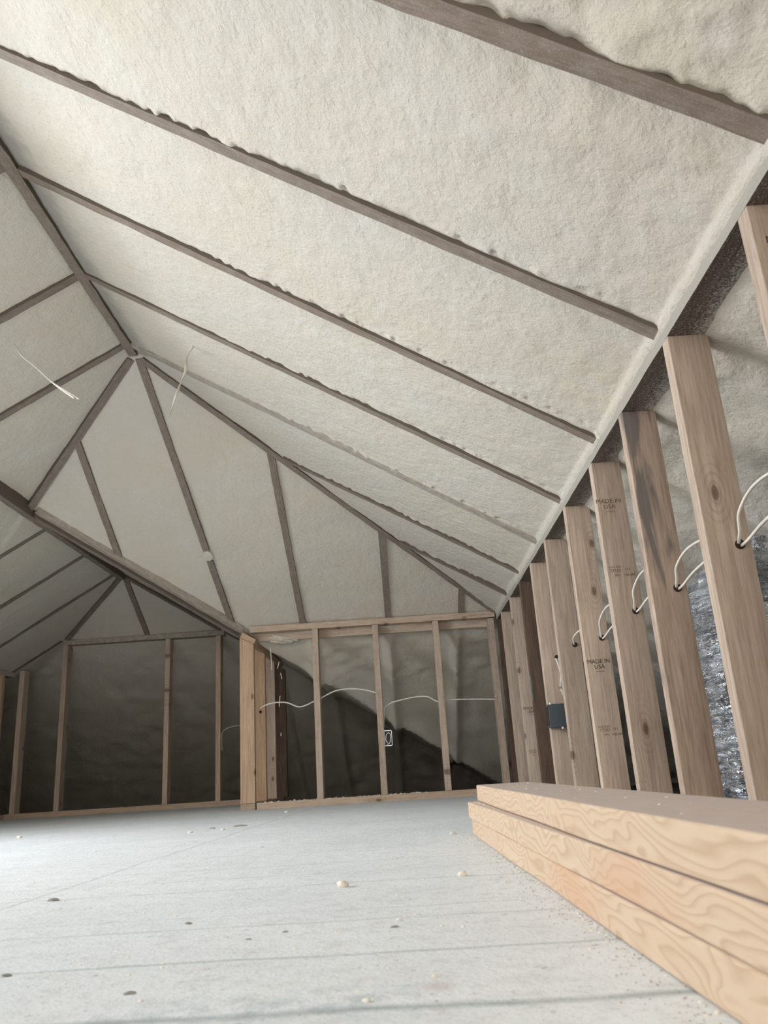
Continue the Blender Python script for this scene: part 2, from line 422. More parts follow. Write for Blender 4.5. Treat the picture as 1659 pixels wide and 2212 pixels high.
# gable wall behind the camera with an opening added for the fill lamp
bm = bmesh.new()
for a in ((-5, -.70, 0, 2.4), (.50, 2.7, 0, 2.4), (-.70, .50, 0, .53), (-.70, .50, 1.47, 2.4)):
    box_bm(bm, a[0], a[1], -1.92, -1.80, a[2], a[3])
tag(link('wall_back', bm, FOAM), kind='structure')
def window(name, mx, w, h):
    bm = bmesh.new(); t = .05
    for a in ((-w/2, -w/2+t, -h/2, h/2), (w/2-t, w/2, -h/2, h/2), (-w/2, w/2, -h/2, -h/2+t), (-w/2, w/2, h/2-t, h/2), (-w/2, w/2, -.02, .02)):
        box_bm(bm, a[0], a[1], -.03, .03, a[2], a[3])
    o = link(name, bm, WHITE, mw=mx); tag(o, kind='structure'); return o
window('added_fill_window', Matrix.Translation((-.10, -1.86, 1.00)), 1.2, .94)  # unseen window frame added around the fill lamp
# dormer on the left: cheeks, flat lid and window wall
bm = bmesh.new(); zc = z_left(DX)
for y in (DORMER_Y0, DORMER_Y1):
    s = -1 if y == DORMER_Y0 else 1
    pts = [(DX+.02, zc+.03), (-3.52, zc+.03), (-3.52, z_left(-3.52)-.03), ]
    a = [bm.verts.new((px, y, pz)) for px, pz in pts]; b = [bm.verts.new((px, y+s*.05, pz)) for px, pz in pts]
    bm.faces.new(a); bm.faces.new(b[::-1])
    for k in range(3): bm.faces.new((a[k], b[k], b[(k+1) % 3], a[(k+1) % 3]))
box_bm(bm, -3.6, DX+.02, DORMER_Y0-.05, DORMER_Y1+.05, zc+.02, zc+.08)
box_bm(bm, -3.60, -3.50, DORMER_Y0-.05, DORMER_Y1+.05, .60, 1.04)
box_bm(bm, -3.60, -3.50, DORMER_Y0-.05, DORMER_Y1+.05, 1.90, zc+.05)
tag(link('wall_dormer', bm, FOAM), kind='structure')
window('window_1', Matrix.Translation((-3.55, (DORMER_Y0+DORMER_Y1)/2, 1.47)) @ Matrix.Rotation(math.pi/2, 4, 'Z'), 1.7, .88)

# ------------------------------------------------------------------ roof timbers
NR = Vector((M, 0, 1)).normalized(); NL = Vector((-M, 0, 1)).normalized()
NHp = Vector((0, MH, 1)).normalized(); ZUP = Vector((0, 0, 1))
GR = 'rafters set in the spray foam'
def rafter(A, B, nrm, label, m=None, w=.038, name='rafter', bow=0.0):
    A, B = Vector(A), Vector(B)
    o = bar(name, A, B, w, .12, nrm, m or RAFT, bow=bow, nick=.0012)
    return tag(o, label, 'rafter', GR)
rr = [(1.0243, 1.0285), (1.5993, 1.6377), (2.181, 2.2634), (2.7775, 2.8376), (3.3398, 3.4055), (3.9755, 3.9669), (4.5191, 4.4974)]
lab = ['widest and nearest grey rafter crossing the upper right corner of the photo',
       'long grey-brown rafter beyond the wide upper right one, running to the left picture edge',
       'long rafter meeting the ridge board nearest the upper left corner and falling right',
       'rafter leaving the ridge board just before its far end on the right side',
       'right-hand common rafter starting at the far tip of the ridge board',
       'short jack rafter off the upper part of the right hip rafter',
       'shortest jack rafter off the lower right hip rafter near the corner']
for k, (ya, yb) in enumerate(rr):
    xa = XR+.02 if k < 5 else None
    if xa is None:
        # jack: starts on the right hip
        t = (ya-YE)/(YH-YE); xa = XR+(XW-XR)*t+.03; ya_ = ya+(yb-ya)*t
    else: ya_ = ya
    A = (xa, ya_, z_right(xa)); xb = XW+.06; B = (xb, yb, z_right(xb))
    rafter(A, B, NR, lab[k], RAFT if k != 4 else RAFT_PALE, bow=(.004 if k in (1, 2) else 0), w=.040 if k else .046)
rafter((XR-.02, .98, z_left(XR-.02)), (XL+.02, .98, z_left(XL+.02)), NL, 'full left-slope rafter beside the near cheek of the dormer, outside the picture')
for k, (y, l) in enumerate([(2.150, 'left-slope rafter whose tip shows at the left picture edge beside the ridge board'),
                            (2.7775, 'left-slope rafter in the bright bluish corner joining the ridge board'),
                            (3.3398, 'left-slope rafter starting at the far tip of the ridge board')]):
    rafter((XR-.02, y, z_left(XR-.02)), ((XL+.02 if y > 3 else DX+.03), y, z_left(XL+.02 if y > 3 else DX+.03)), NL, l)
for y, l in [(4.5071, 'upper one of three rafters in the dark lower left bay, joining the lower ridge board'),
             (5.1129, 'middle one of three rafters in the dark lower left bay'),
             (5.6756, 'left rafter leaving the far tip of the lower ridge board')]:
    rafter((X2-.02, y, z_left(X2-.02)), (XL+.02, y, z_left(XL+.02)), NL, l)
rafter((-2.64, Y2H-.03, z_left(-2.64)), (XL, Y2H-.03, z_left(XL)), NL, 'short sloping rafter above the leftmost dark stud bay against the far wall')
# ridge boards
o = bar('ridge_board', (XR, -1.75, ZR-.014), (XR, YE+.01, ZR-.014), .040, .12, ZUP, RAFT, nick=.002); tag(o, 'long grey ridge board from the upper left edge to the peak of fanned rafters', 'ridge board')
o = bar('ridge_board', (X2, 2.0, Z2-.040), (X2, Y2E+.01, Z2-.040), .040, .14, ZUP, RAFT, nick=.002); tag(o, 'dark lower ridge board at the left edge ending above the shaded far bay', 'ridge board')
# hips, valley
E = Vector((XR, YE, ZR)); P = Vector((X2, YP, Z2)); E2 = Vector((X2, Y2E, Z2))
ZHr = (z_right(XW)+z_hip(YH))/2
nh = (NR+NHp).normalized(); nhl = (NL+NHp).normalized()
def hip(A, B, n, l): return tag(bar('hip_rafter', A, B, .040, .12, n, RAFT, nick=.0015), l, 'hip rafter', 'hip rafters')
hip(E+Vector((.03, .03, -.025)), Vector((XW-.01, YH-.01, ZHr+.0)), nh, 'long right hip rafter falling from the peak to the far right corner')
hip(E+Vector((-.02, .03, -.02)), P+Vector((.0, -.01, -.012)), nhl, 'left hip rafter falling from the peak onto the lower ridge board')
dx = (Y2H-Y2E)*MH/M; zx = z_xhip(Y2H)
hip(E2+Vector((-.01, .02, -.018)), Vector((X2-dx, Y2H-.02, zx-.004)), nhl, 'dark short hip rafter in the shaded bay falling left from the lower ridge tip')
hip(E2+Vector((.01, .02, -.018)), Vector((X2+dx, Y2H-.02, zx-.004)), nh, 'thin dark hip rafter running just beneath the valley to the far wall')
tv = 1.085; V = Vector((X2+(Z2-tv)/M, YE+(ZR-tv)/MH, tv)); dvv = (V-P).normalized(); sd = dvv.cross(ZUP).normalized()
for s, l, mm in ((-.020, 'darker ply of the doubled valley rafter on its left side', RAFT), (.020, 'paler dusty ply of the doubled valley rafter under the foam', RAFT_PALE)):
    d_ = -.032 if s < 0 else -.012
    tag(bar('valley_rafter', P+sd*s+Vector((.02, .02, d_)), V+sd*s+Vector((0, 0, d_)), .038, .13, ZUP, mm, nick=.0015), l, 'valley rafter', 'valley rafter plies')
# commons on the far hip face
def xcom(x0, x1, y0, y1, l, fa=0, fb=1, m=None):
    A = Vector((x0, y0, z_hip(y0))); B = Vector((x1, y1, z_hip(y1)))
    return rafter(A.lerp(B, fa), A.lerp(B, fb), NHp, l, m)
c2b = -1.0438
xcom(XR+.02, c2b, YE+.03, YH, 'upper length of the middle rafter on the far hip face, above the foam gap', 0, .655)
xcom(XR+.02, c2b, YE+.03, YH, 'lower length of the middle rafter on the far hip face, below the foam gap', .70, .985)
def on_left_hip(x): t = (XR-x)/(XR-X2); return YE+(YP-YE)*t
def on_right_hip(x): t = (x-XR)/(XW-XR); return YE+(YH-YE)*t
yv = YE+(ZR-(Z2-M*(-1.6047-X2)))/MH
xcom(-1.606, -1.603, on_left_hip(-1.605)+.012, yv-.01, 'leftmost jack rafter on the far hip face, ending at the valley')
xcom(-.612, -.5976, on_right_hip(-.605)+.012, YH, 'jack rafter right of the middle rafter on the far hip face')
xcom(-.0497, -.0484, on_right_hip(-.049)+.012, YH, 'short rightmost jack rafter above the far knee wall')
rafter((.42, on_right_hip(.42)+.03, z_hip(on_right_hip(.42)+.03)), (.42, YH, z_hip(YH)), NHp, 'tiny rafter tail tucked in the right end of the far hip face')
rafter((-1.99, Y2E+.03, z_xhip(Y2E+.03)), (-1.9762, Y2H, zx), NHp, 'short dark rafter in the middle of the shaded far triangle')
# foam patch bridging the broken rafter
bm = bmesh.new(); bmesh.ops.create_icosphere(bm, subdivisions=4, radius=1)
for v in bm.verts: v.co = Vector((v.co.x*.028, v.co.y*.040, v.co.z*.0035))*(1+.1*math.sin(v.co.x*9)*math.cos(v.co.y*7))
p_ = Vector((XR+.02, YE+.03, z_hip(YE+.03))).lerp(Vector((c2b, YH, z_hip(YH))), .677)
mx, _ = frame_mx(p_, p_+Vector((1, 0, 0)), NHp)
mx = Matrix.Translation(p_) @ Matrix((Vector((1, 0, 0)), NHp.cross(Vector((1, 0, 0))), NHp)).transposed().to_4x4()
tag(link('foam_patch', bm, FOAM, smooth=True, mw=mx), 'small cream foam patch bridging the gap in the middle far rafter', 'foam')

# ------------------------------------------------------------------ right knee wall
SD = .089
ys = [1.1572+i*.4064+d for i, d in enumerate([-.0072, .0169, .0039, -.0288, -.0015, .0284, .0198, -.01, -.0214, 0])]
slab = ['nearest right-wall stud, cut by the picture edge, at the top right',
        'large right-wall stud with a big round knot, right of the silver foil duct',
        'right-wall stud with dark grey weathered streaks, left of the silver foil duct',
        'right-wall stud stamped twice, faded country stamp near its top, a grading stamp mid-height',
        'right-wall stud with the crisp black MADE IN USA stamp',
        'right-wall stud with the small short cable loop, just right of the slate box',
        'right-wall stud carrying the slate blue box',
        'dark brown right-wall stud with a teal paint mark on its edge',
        'right-wall stud with small stamps low down, left of the dark brown stud',
        'last pale right-wall stud before the far corner',
        'dark brown stud tucked into the far right corner']
ys.append(5.045)
studs = []
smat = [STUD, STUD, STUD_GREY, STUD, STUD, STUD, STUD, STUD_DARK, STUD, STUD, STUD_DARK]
for i, y in enumerate(ys):
    bow = [0, .002, .003, -.002, .001, -.002, .002, .001, 0, .001, 0][i]
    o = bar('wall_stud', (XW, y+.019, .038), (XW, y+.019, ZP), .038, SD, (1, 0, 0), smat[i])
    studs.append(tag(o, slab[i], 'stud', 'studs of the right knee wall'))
for k, y in enumerate((.744, .33)):
    o = bar('wall_stud', (XW, y+.019, .038), (XW, y+.019, ZP), .038, SD, (1, 0, 0), STUD)
    tag(o, ['right-wall stud just outside the picture beside the lumber stack', 'right-wall stud beside the camera outside the picture'][k], 'stud', 'studs of the right knee wall')
def plate(name, A, B, w, d, m, l, **k): return tag(bar(name, A, B, w, d, ZUP, m, nick=.0008, **k), l, 'plate', 'wall plates')
plate('top_plate', (XW+.0445, .0, ZP), (XW+.0445, 5.13, ZP), SD, .037, PLATE_DARK, 'dark top plate of the right knee wall speckled with foam overspray')
plate('bottom_plate', (XW+.0445, .0, 0), (XW+.0445, 5.13, 0), SD, .037, PLATE, 'bottom plate of the right knee wall behind the lumber stack')

# ink stamps (what the mill printed on the boards)
def stamp(lines, i, cx, cz, m, parent):
    dg = None; c = bmesh.new()
    for txt, size, dz, dx_ in lines:
        cu = bpy.data.curves.new('t', 'FONT'); cu.body = txt; cu.size = size; cu.align_x = 'CENTER'; cu.align_y = 'CENTER'; cu.offset = 0
        o = bpy.data.objects.new('t', cu); COL.objects.link(o); bpy.context.view_layer.update()
        dg = bpy.context.evaluated_depsgraph_get(); me = bpy.data.meshes.new_from_object(o.evaluated_get(dg))
        me.transform(Matrix.Translation((cx+dx_, ys[i]-.0006, cz+dz)) @ Matrix.Rotation(math.pi/2, 4, 'X'))
        c.from_mesh(me); bpy.data.objects.remove(o); bpy.data.curves.remove(cu); bpy.data.meshes.remove(me)
    s = link('ink_stamp', c, m, parent)
    s['label'] = 'printed ink stamp'
    return s
USA = [('MADE IN', .0195, .012, 0), ('USA', .0195, -.006, .001), ('INTERFOR', .0062, -.022, .002)]
GRADE = [('KILN DRY', .009, .017, -.018), ('STUD', .013, .006, -.018), ('SPFs', .009, -.009, -.014), ('111', .012, .008, .017), ('NELMA', .010, -.009, .022)]
stamp(USA, 4, .683, .471, INK, studs[4])
stamp(GRADE, 4, .690, .250, INK_PALE, studs[4])
stamp(USA, 3, .676, .905, INK_PALE, studs[3])
stamp(GRADE, 3, .684, .692, INK_PALE, studs[3])
stamp(USA, 8, .683, .430, INK, studs[8])
stamp(GRADE, 8, .688, .212, INK_PALE, studs[8])
stamp(USA, 0, .698, .963, INK, studs[0])
# teal paint mark
bm = bmesh.new(); box_bm(bm, XW-.0012, XW, ys[7]+.004, ys[7]+.013, .455, .575)
o = link('paint_mark', bm, TEAL, studs[7]); o['label'] = 'teal paint mark'

# dark discs painted as the shade in bored holes, and the white cable loops threading the studs
HX = .706; hz = {1: .563, 2: .560, 3: .574, 4: .563, 5: .604, 6: .607, 0: .56}
def hole(parent, x, y, z, r=.009, ax='y'):
    bm = bmesh.new(); bmesh.ops.create_cone(bm, cap_ends=True, segments=20, radius1=r, radius2=r, depth=.0012)
    R = Matrix.Rotation(math.pi/2, 4, 'X') if ax == 'y' else Matrix.Rotation(math.pi/2, 4, 'Y')
    return link('hole_shade_disc', bm, HOLE_SHADE, parent, mw=Matrix.Translation((x, y, z)) @ R)
for k in range(1, 7): hole(studs[k], HX, ys[k]-.0004, hz[k], .0105)
for k in (2, 3, 4): hole(studs[k], HX, ys[k]+.0384, hz[k], .0105)
cl = {1: 'white cable looping from the big knotted stud towards the right picture edge',
      2: 'white cable looping between the weathered stud and the big knotted stud over the foil duct',
      3: 'white cable looping out of the stud left of the weathered stud',
      4: 'white cable looping out of the stud that reads MADE IN USA in crisp black',
      5: 'short white cable end curling out of the stud right of the slate box'}
for k in range(1, 6):
    y1, z1 = ys[k], hz[k]; y0 = ys[k-1]+.038; z0 = hz[k-1]; s = {1: 1.05, 2: .85, 3: 1.05, 4: 1.0, 5: .45}[k]
    bm = bmesh.new()
    up = [(HX, y1+.01, z1), (HX-.008, y1-.028, z1+.018*s), (HX-.012, y1-.055, z1+.052*s), (HX+.002, y1-.11, z1+.085*s), (HX+.02, y1-.20, z1+.085*s), (HX+.01, y0+.04, z0+.03), (HX, y0-.01, z0)]
    lo = [(HX+.003, y1+.01, z1-.003), (HX+.006, y1-.03, z1+.002), (HX+.015, y1-.09, z1+.020), (HX+.03, y1-.19, z1+.035), (HX+.012, y0+.03, z0+.012), (HX+.003, y0-.01, z0)]
    for P_ in ((up, lo) if k < 5 else (up,)): tube_bm(bm, catmull(P_), .0042, flat=.8)
    o = link('cable_loop', bm, CABLE, smooth=True)
    c0 = Vector((HX, y1, z1)); o.data.transform(Matrix.Translation(-c0)); o.location = c0
    tag(o, cl[k], 'cable', 'white cables in the right knee wall')

# slate blue box on stud 6 with its cables
bxs = box('switch_box', XW-.012, XW+.095, ys[6]-.072, ys[6]-.0005, .305, .402, BOXMAT, .003)
tag(bxs, 'slate blue plastic electrical box fixed to a right-wall stud', 'electrical box')
bm = bmesh.new(); box_bm(bm, XW-.014, XW-.011, ys[6]-.064, ys[6]-.010, .315, .394); link('box_shade_plate', bm, HOLE_SHADE, bxs)  # dark plate stands in for the shade inside the box
for x_, z_ in ((XW-.002, .404), (XW+.040, .3005)):
    bm = bmesh.new(); bmesh.ops.create_icosphere(bm, subdivisions=2, radius=.006); o = link('foam_dot', bm, WHITE, bxs, True, Matrix.Translation((x_, ys[6]-.070, z_)))  # white foam dots stuck on the box
bm = bmesh.new()
for dx_, dz_ in ((0, 0), (.010, .0)):
    tube_bm(bm, catmull([(HX-.006+dx_, ys[6]+.008, .607), (HX-.002+dx_, ys[6]-.012, .585), (HX+.006+dx_*.6, ys[6]-.012, .53), (HX-.002+dx_*.9, ys[6]-.012, .475), (HX+.010+dx_, ys[6]-.015, .43), (HX+.018+dx_, ys[6]-.03, .395)]), .0038)
o = link('feed_cable', bm, CABLE, smooth=True); c0 = Vector((HX, ys[6], .607)); o.data.transform(Matrix.Translation(-c0)); o.location = c0
tag(o, 'pair of white cables dropping from a bored hole into the slate blue box', 'cable')
bm = bmesh.new(); box_bm(bm, HX-.010, HX+.018, ys[6]-.018, ys[6]-.001, .470, .477)
st = link('cable_staple', bm, METAL); tag(st, 'small metal staple pinning the cables above the slate blue box', 'staple')

# silver duct behind the studs
bm = bmesh.new(); seg, rows = 72, 150; rs = []
for j in range(rows+1):
    z = .0+.745*j/rows; ring = []; tp = 1-.35*max(0, j/rows-.86)/.14
    for k in range(seg):
        a = 2*math.pi*k/seg
        r = .165 + .004*math.sin(z*210+2*math.sin(a*3)) + .010*math.sin(a*5+z*9) + .006*math.sin(a*11-z*23) + random.uniform(-.0025, .0025)
        r *= tp*(1+.05*math.sin(a*4)*(1-tp)*6)
        ring.append(bm.verts.new((math.cos(a)*r+.10*z*z, math.sin(a)*r-.04*z, z+.05*math.sin(a*3+1)*max(0, j/rows-.8))))
    rs.append(ring)
for a, b in zip(rs, rs[1:]):
    for k in range(seg): bm.faces.new((a[k], a[(k+1) % seg], b[(k+1) % seg], b[k]))
bm.faces.new(rs[0][::-1]); bm.faces.new(rs[-1])
tag(link('foil_duct', bm, FOIL, smooth=True, mw=Matrix.Translation((1.01, 2.37, 0.0))), 'crinkled silver foil duct standing behind the right wall studs', 'duct')

# ------------------------------------------------------------------ far knee wall
ztop = z_hip(YH)
for i, l in enumerate(['left one of the three pale studs in the far knee wall',
                       'middle one of the three pale studs in the far knee wall, beside the wire box',
                       'right one of the three pale studs in the far knee wall']):
    x = -.5211+.3854*i
    o = bar('wall_stud', (x, YH, .038), (x, YH, ztop-.040), .038, SD, (0, 1, 0), PLATE); tag(o, l, 'stud', 'studs of the far knee wall')
    fk = o if i == 1 else None
    if fk: midstud = fk
o = bar('wall_stud', (.603, YH-.002, .038), (.603, YH-.002, ztop-.045), .038, SD, (0, 1, 0), PLATE); tag(o, 'greyish end stud of the far knee wall in the right corner', 'stud', 'studs of the far knee wall')
plate('top_plate', (-.935, YH+.0445, ztop-.038), (XW-.01, YH+.0445, ztop-.038), SD, .037, PLATE, 'pale top plate of the far knee wall under the hip rafters')
plate('bottom_plate', (-.905, YH+.0445, 0), (XW-.005, YH+.0445, 0), SD, .037, PLATE, 'pale bottom plate of the far knee wall strewn with foam crumbs')
o = bar('header', (-.90, YH+.094, ztop-.085), (XW-.02, YH+.094, ztop-.085), .018, .060, ZUP, PLATE); tag(o, 'thin board behind the top plate of the far knee wall', 'board')
# foam blob bulging under the plate at its left end
bm = bmesh.new(); bmesh.ops.create_icosphere(bm, subdivisions=5, radius=1)
for v in bm.verts:
    c = v.co.copy(); n = .10*math.sin(c.x*6)*math.cos(c.y*5)+.06*math.sin(c.z*11+c.x*9)
    v.co = Vector((c.x*.135, c.y*.05, c.z*.034))*(1+n)
tag(link('foam_bulge', bm, FOAM, smooth=True, mw=Matrix.Translation((-.755, YH+.13, ztop-.068)) @ Matrix.Rotation(.06, 4, 'Y')), 'smooth pale foam bulge under the left end of the far top plate', 'foam')

# cable strung across the far knee wall
def H(px, py, d=.045): return hit(px, py, 1, YH+d)
yc = .045
for nm, pts, l in (('strung_cable', [(562, 1530), (577, 1522), (597, 1517.6), (620, 1518), (644.6, 1527), (662, 1523), (676, 1516), (691.6, 1509), (723, 1493), (754, 1488), (785, 1490), (815, 1497)], 'white cable sagging from the corner post to the middle pale stud'),
                   ('strung_cable', [(828, 1592), (829, 1560), (831, 1530), (840, 1522), (852, 1516), (895, 1506), (923, 1505), (944, 1515), (958, 1512.5), (985, 1511), (1020, 1510.5), (1072, 1510.5)], 'white cable rising from the wire box and running right to the corner stud')):
    tag(tube(nm, [H(*p) for p in pts], .0042, CABLE), l, 'cable', 'white cables on the far knee wall')
# wire box bracket with a coil
bm = bmesh.new(); a, b = H(831, 1612, .01), H(846, 1577, .01)
for q_ in ((a.x, b.x, a.z, a.z+.004), (a.x, b.x, b.z-.004, b.z), (a.x, a.x+.003, a.z, b.z), (b.x-.003, b.x, a.z, b.z)):
    box_bm(bm, q_[0], q_[1], YH+.008, YH+.05, q_[2], q_[3])
wb = link('wire_box', bm, METAL); tag(wb, 'open outlet box with a thin pale rim on the middle far stud', 'electrical box')
bm = bmesh.new(); box_bm(bm, a.x+.002, b.x-.002, YH+.046, YH+.050, a.z+.002, b.z-.002); link('box_back', bm, BOXMAT, wb)
tag(tube('wire_coil', [H(x, y, .0) for x, y in ((836, 1608), (841, 1606), (844, 1597), (843, 1586), (838, 1583), (834, 1590), (834, 1600), (838, 1605))], .0026, CABLE), 'small white wire coil inside the outlet box on the middle far stud', 'wire')

# ------------------------------------------------------------------ corner post and the side wall of the shaded bay
XS0, XS1 = -1.001, -.912
sl = ['bright orange-tan corner post between the shaded bay and the far knee wall',
      'second post directly behind the bright corner post, with the cable hole',
      'third, greyer post behind the corner post with a knot near its foot',
      'dark brown rear post behind the corner posts']
sposts = []
for i, y in enumerate((YH-.006, YH+.41, YH+.83, YH+1.17)):
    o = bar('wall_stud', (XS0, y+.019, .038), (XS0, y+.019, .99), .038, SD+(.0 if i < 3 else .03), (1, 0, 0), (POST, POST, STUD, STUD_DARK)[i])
    tag(o, sl[i], 'stud', 'posts of the side wall of the shaded bay'); sposts.append(o)
    for v in o.data.vertices:      # tops cut to the roof slope
        w_ = o.matrix_world @ v.co
        if w_.z > .9: v.co.z += (z_xright(w_.x)-.040) - .99
hole(sposts[1], -.945, YH+.409, .60, .010)
A = Vector(((XS0+XS1)/2, YH-.006, z_xright((XS0+XS1)/2)-.038)); B = A+Vector((0, Y2H-YH, 0))
o = bar('top_plate', A, B, SD*1.1, .034, NR, POST); tag(o, 'sloped top plate over the corner post', 'plate', 'wall plates')
o = bar('bottom_plate', ((XS0+XS1)/2, YH-.010, 0), ((XS0+XS1)/2, Y2H, 0), SD, .037, ZUP, PLATE); tag(o, 'bottom plate under the corner post running back', 'plate', 'wall plates')

# ------------------------------------------------------------------ far wall and left wall of the shaded bay
zt = zx
for x, z1, l in ((-2.6234+.0, zt-.04, 'left tall stud of the shaded far wall with a small notch'),
                 (-1.8099, zt-.04, 'middle tall stud of the shaded far wall'),
                 (-1.4106, zt-.04, 'right tall stud of the shaded far wall, just left of the corner post'),
                 (-2.955, z_left(-2.955)-.02, 'grey stud in the far left corner of the shaded bay')):
    o = bar('wall_stud', (x, Y2H, .038), (x, Y2H, z1), .038, SD, (0, 1, 0), STUD); tag(o, l, 'stud', 'studs of the shaded far wall')
plate('top_plate', (X2-dx-.03, Y2H+.0445, zt-.038), (X2+dx+.03, Y2H+.0445, zt-.038), SD, .037, RAFT_PALE, 'dim top plate of the shaded far wall')
plate('bottom_plate', (XL, Y2H+.0445, 0), (XS0, Y2H+.0445, 0), SD, .037, PLATE, 'dim bottom plate of the shaded far wall')
A = Vector((X2+dx, Y2H+.02, zt)); B = Vector((XS0, Y2H+.02, z_xright(XS0)))
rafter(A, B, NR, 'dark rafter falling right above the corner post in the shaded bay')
plate('top_plate', (XL-.0445, 3.0, ZP), (XL-.0445, Y2H, ZP), SD, .037, PLATE_DARK, 'dark top plate at the left picture edge')
plate('bottom_plate', (XL-.0445, 1.6, 0), (XL-.0445, Y2H, 0), SD, .037, PLATE, 'bottom plate of the left wall, out of sight at the left edge')
for k, (y, l) in enumerate(((6.12, 'reddish left-wall stud next to the far left corner'), (5.72, 'reddish-brown left-wall stud cut by the left picture edge'),
                            (5.31, 'left-wall stud just outside the left picture edge'))):
    o = bar('wall_stud', (XL, y, .038), (XL, y, ZP), .038, SD, (-1, 0, 0), POST if k < 2 else STUD); tag(o, l, 'stud', 'studs of the left knee wall')

# wisps of wire in the shaded bay
tag(tube('thin_wire', [hit(x, y, 1, Y2H-.02) for x, y in ((166, 1298), (172, 1325), (168, 1345), (152, 1368))], .0016, CABLE), 'thin pale wire dangling below the rafters of the shaded bay', 'wire')
tag(tube('thin_wire', [hit(x, y, 1, Y2H-.02) for x, y in ((520, 1567), (500, 1570), (482, 1580), (479, 1600), (480, 1622))], .0018, CABLE), 'thin pale wire curling between the right tall stud and the corner post', 'wire')

# cable tails hanging from the foam
p0 = hit(415, 744, 0, -.80); p0 = Vector((-.800, 3.03, 1.945))
def ray_at(px, py, dist):
    d = (fwd + R_*(px-829.5)/F_PX - U_*(py-1106)/F_PX); C = Vector((0, 0, CAM_H)); return C + d*dist
D0 = (Vector((-.80, 3.03, 1.945))-Vector((0, 0, CAM_H))).dot(fwd)
tag(tube('hanging_cable', [ray_at(x, y, D0-k*.035) for k, (x, y) in enumerate(((423, 741), (412, 757), (403, 775), (401, 800), (392, 822), (384, 845), (376, 866), (367, 896)))], .0065, RIBBON, flat=.35, twist=9, taper=lambda t: 1-.5*abs(t-.45)), 'twisted pale cable tail hanging from the roof foam in front of the right hip rafter', 'cable')
DL = (Vector((-1.524, 2.948, 1.968))-Vector((0, 0, CAM_H))).dot(fwd)
bm = bmesh.new()
tube_bm(bm, catmull([ray_at(x, y, DL-k*.04) for k, (x, y) in enumerate(((32, 744), (46, 768), (78, 794), (110, 823), (140, 843), (171, 862)))]), .0048, flat=.6, taper=lambda t: .45+.6*t)
tube_bm(bm, catmull([ray_at(x, y, DL-.12-k*.04) for k, (x, y) in enumerate(((110, 824), (136, 844), (160, 860)))]), .003)
o = link('hanging_cable', bm, CABLE, smooth=True); c0 = Vector((-1.52, 2.95, 1.95)); o.data.transform(Matrix.Translation(-c0)); o.location = c0
tag(o, 'straight white cable tail hanging in the bright left slope', 'cable')
# foam threads beside the corner post
bm = bmesh.new()
for pts in ([(584, 1398), (586, 1425), (587, 1447)], [(603, 1430), (601, 1438), (599, 1444)], [(606, 1454), (608, 1462), (609, 1467)], [(605, 1503), (604, 1515), (603, 1527)], [(607, 1583), (607, 1590)]):
    tube_bm(bm, catmull([hit(x, y, 1, YH+.02) for x, y in pts]), .0026, seg=6)
o = link('foam_threads', bm, CABLE, smooth=True); tag(o, 'thin broken white foam threads hanging right of the corner posts', 'foam threads', kind='stuff')

# ------------------------------------------------------------------ lumber stack
def board(A, B, z0, l, name='lumber_board', wd=.140):
    A = Vector((A[0], A[1], z0)); B = Vector((B[0], B[1], z0)); t = (A-B).normalized()
    right = Vector((1, 0, 0)) - t*t.x; right.normalize()
    N = B - (A-B).normalized()*1.0
    s0 = A + right*wd/2; s1 = N + right*wd/2
    mx, L = frame_mx(s0, s1, ZUP); bm = bmesh.new(); n = 30
    # swap so local Y is the wide direction and local X the thickness
    z = (s1-s0).normalized(); y = right; x = y.cross(z)
    mx = Matrix.Translation(s0) @ Matrix((x, y, z)).transposed().to_4x4(); sx = 1 if x.z > 0 else -1
    rings = []
    for i in range(n+1):
        q = L*i/n; w_ = .0012*math.sin(i*.7+z0*90)
        rings.append([bm.verts.new((a, b, q)) for a, b in ((0, -wd/2+w_), (sx*.0398, -wd/2+w_), (sx*.0398, wd/2), (0, wd/2))])
    for a, b in zip(rings, rings[1:]):
        for k in range(4): bm.faces.new((a[k], a[(k+1) % 4], b[(k+1) % 4], b[k]))
    bm.faces.new(rings[0][::-1]); bm.faces.new(rings[-1]); bmesh.ops.recalc_face_normals(bm, faces=bm.faces)
    ed = [e for e in bm.edges if e.calc_face_angle(0) > 1]
    bmesh.ops.bevel(bm, geom=ed, offset=.0035, segments=3, affect='EDGES', profile=.5)
    o = link(name, bm, LUMBER, mw=mx)
    for p in o.data.polygons: p.use_smooth = False
    return tag(o, l, 'board', 'stacked lumber boards')
board((.163, 2.235), (.206, .55), .0005, 'bottom board of the pine lumber stack, lying on the dusty floor')
board((.158, 2.245), (.207, .545), .0405, 'middle board of the pine lumber stack')
board((.184, 2.26), (.2065, .545), .0812, 'top board of the pine lumber stack with a dusty upper face')
# ------------------------------------------------------------------ foam crumbs
def crumb_mesh(seed, flat=.6):
    r = random.Random(seed); bm = bmesh.new(); bmesh.ops.create_icosphere(bm, subdivisions=2, radius=1)
    for v in bm.verts: v.co *= r.uniform(.65, 1.2)
    for v in bm.verts: v.co.z = v.co.z*flat+.45*flat
    me = bpy.data.meshes.new('foam_crumb'); bm.to_mesh(me); bm.free()
    for p in me.polygons: p.use_smooth = True
    return me
CR = flat_mat('crumb_foam', (.84, .80, .72), .8)
CM = [crumb_mesh(i) for i in range(6)]
for m_ in CM: m_.materials.append(CR)
def crumb(x, y, z, s, label, group):
    o = bpy.data.objects.new('foam_crumb', random.choice(CM)); COL.objects.link(o)
    o.location = (x, y, z); o.scale = (s*random.uniform(.8, 1.3), s, s*random.uniform(.6, 1)); o.rotation_euler = (0, 0, random.uniform(0, 6))
    return tag(o, label, 'foam crumb', group)
F = lambda px, py: hit(px, py, 2, 0.0)
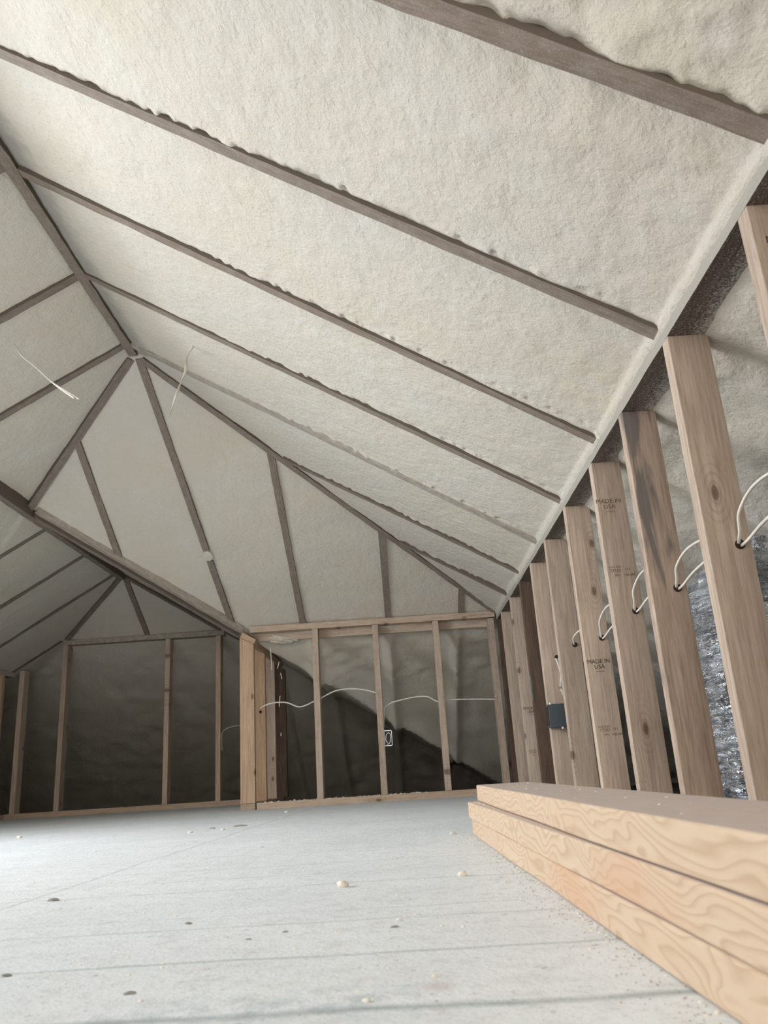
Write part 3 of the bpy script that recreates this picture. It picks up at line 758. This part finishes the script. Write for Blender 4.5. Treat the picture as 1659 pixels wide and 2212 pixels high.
q_ = F(740, 1916); c_ = crumb(q_.x, q_.y, 0, .0085, 'largest white foam crumb, alone in the middle of the floor', None); c_.scale.z = .011
for (px, py), s_, l_ in (((619, 1755), .014, 'pale foam crumb on the floor between the corner post and the left pale stud'), ((411, 1799), .009, 'white foam crumb left of the corner post at the edge of the shadow'),
        ((481, 1793), .009, 'white foam crumb on the floor just in front of the corner post'), ((42, 1810), .011, 'white foam crumb at the left picture edge on the shaded floor'),
        ((978, 1802), .009, 'white foam crumb left of the far end of the lumber stack'), ((1000, 1892), .009, 'flat white foam crumb near the lumber stack, halfway along'),
        ((862, 1989), .004, 'small white foam crumb beside a scored floor line'), ((791, 2163), .0035, 'nearest white foam crumb at the bottom of the photo')):
    q_ = F(px, py); crumb(q_.x, q_.y, 0, s_, l_, None)
CHIP = flat_mat('grey_wood_chip', (.30, .28, .25), .9)
for (px, py), s_, l_ in (((115, 1946), .011, 'grey curled wood chip on the left part of the floor'), ((407, 1996), .006, 'small grey wood chip left of the floor centre'),
        ((14, 2109), .006, 'dark wood chip at the lower left picture edge'), ((281, 2147), .0055, 'dark wood chip near the bottom left, on a smudge'),
        ((853, 2003), .005, 'dark wood chip touching a scored line right of centre'), ((537, 2030), .0035, 'tiny dark wood chip in the middle of the floor'),
        ((616, 2014), .004, 'tiny grey wood chip above the scored line at the floor centre'), ((459, 1790), .013, 'grey splinter on the floor in front of the corner post'),
        ((519, 1785), .03, 'long thin grey splinter on the far floor beside the corner post')):
    q_ = F(px, py); bm = bmesh.new(); bmesh.ops.create_icosphere(bm, subdivisions=2, radius=1)
    r_ = random.Random(px)
    for v in bm.verts: v.co = Vector((v.co.x*s_, v.co.y*s_*(.16 if s_ > .02 else .5), abs(v.co.z)*s_*.18+.3*s_*(.1 if s_ > .02 else 1)*(1-v.co.x*v.co.x)*.6))*r_.uniform(.85, 1.15)
    tag(link('wood_chip', bm, CHIP, mw=Matrix.Translation((q_.x, q_.y, .0002)) @ Matrix.Rotation(r_.uniform(-.5, .5), 4, 'Z')), l_, 'wood chip')
for i in range(75):
    px, py = random.uniform(20, 1000), 1765+400*random.random()**1.6
    q_ = F(px, py); s = random.uniform(.0010, .0026)*(1 if q_.y < 2 else 1.7)
    crumb(q_.x, q_.y, -.0003, s, 'tiny foam crumb scattered on the open floor', 'crumbs on the open floor')
for i in range(60):
    x = random.uniform(-.88, .15); crumb(x, YH+random.uniform(.004, .04), .0365, random.uniform(.004, .009), 'white foam crumb lying on the far bottom plate', 'crumbs on the far bottom plate')
for i in range(70):
    y = .55+1.65*random.random(); x = .163+(2.235-y)*.0255 - abs(random.gauss(0, .014))-.002
    crumb(x, y, -.0003, random.uniform(.0009, .0024), 'foam crumb on the floor along the lumber stack', 'crumbs along the lumber stack')
for i in range(28):
    y = .62+1.55*random.random()**.7; x = .19+(2.26-y)*.015+random.uniform(.004, .12)
    crumb(x, y, .1206, random.uniform(.0010, .0026), 'foam crumb on the top board of the lumber stack', 'crumbs on the top board')
for x, y in ((.170, 2.18), (.178, 2.10), (.180, 2.02), (.176, 2.15)):
    crumb(x, y, .0800, .0032, 'foam crumb on the ledge of the middle board', 'crumbs on the middle board')
# grit gathered at the foot of the stack
bm = bmesh.new()
for i in range(900):
    y = .5+1.75*random.random(); x = .163+(2.235-y)*.0255 - abs(random.gauss(0, .030))
    s = random.uniform(.0004, .0012); c = Vector((x, y, s*.3))
    vs = [bm.verts.new(c+Vector(o_)*s*random.uniform(.7, 1.2)) for o_ in ((1, 0, 0), (-1, 0, 0), (0, 1, 0), (0, -1, 0), (0, 0, 1), (0, 0, -.3))]
    for t in ((0, 2, 4), (2, 1, 4), (1, 3, 4), (3, 0, 4), (2, 0, 5), (1, 2, 5), (3, 1, 5), (0, 3, 5)): bm.faces.new([vs[k] for k in t])
tag(link('grit', bm, flat_mat('grey_grit', (.42, .40, .37), .9)), 'fine grey grit gathered along the foot of the lumber stack', 'grit', kind='stuff')
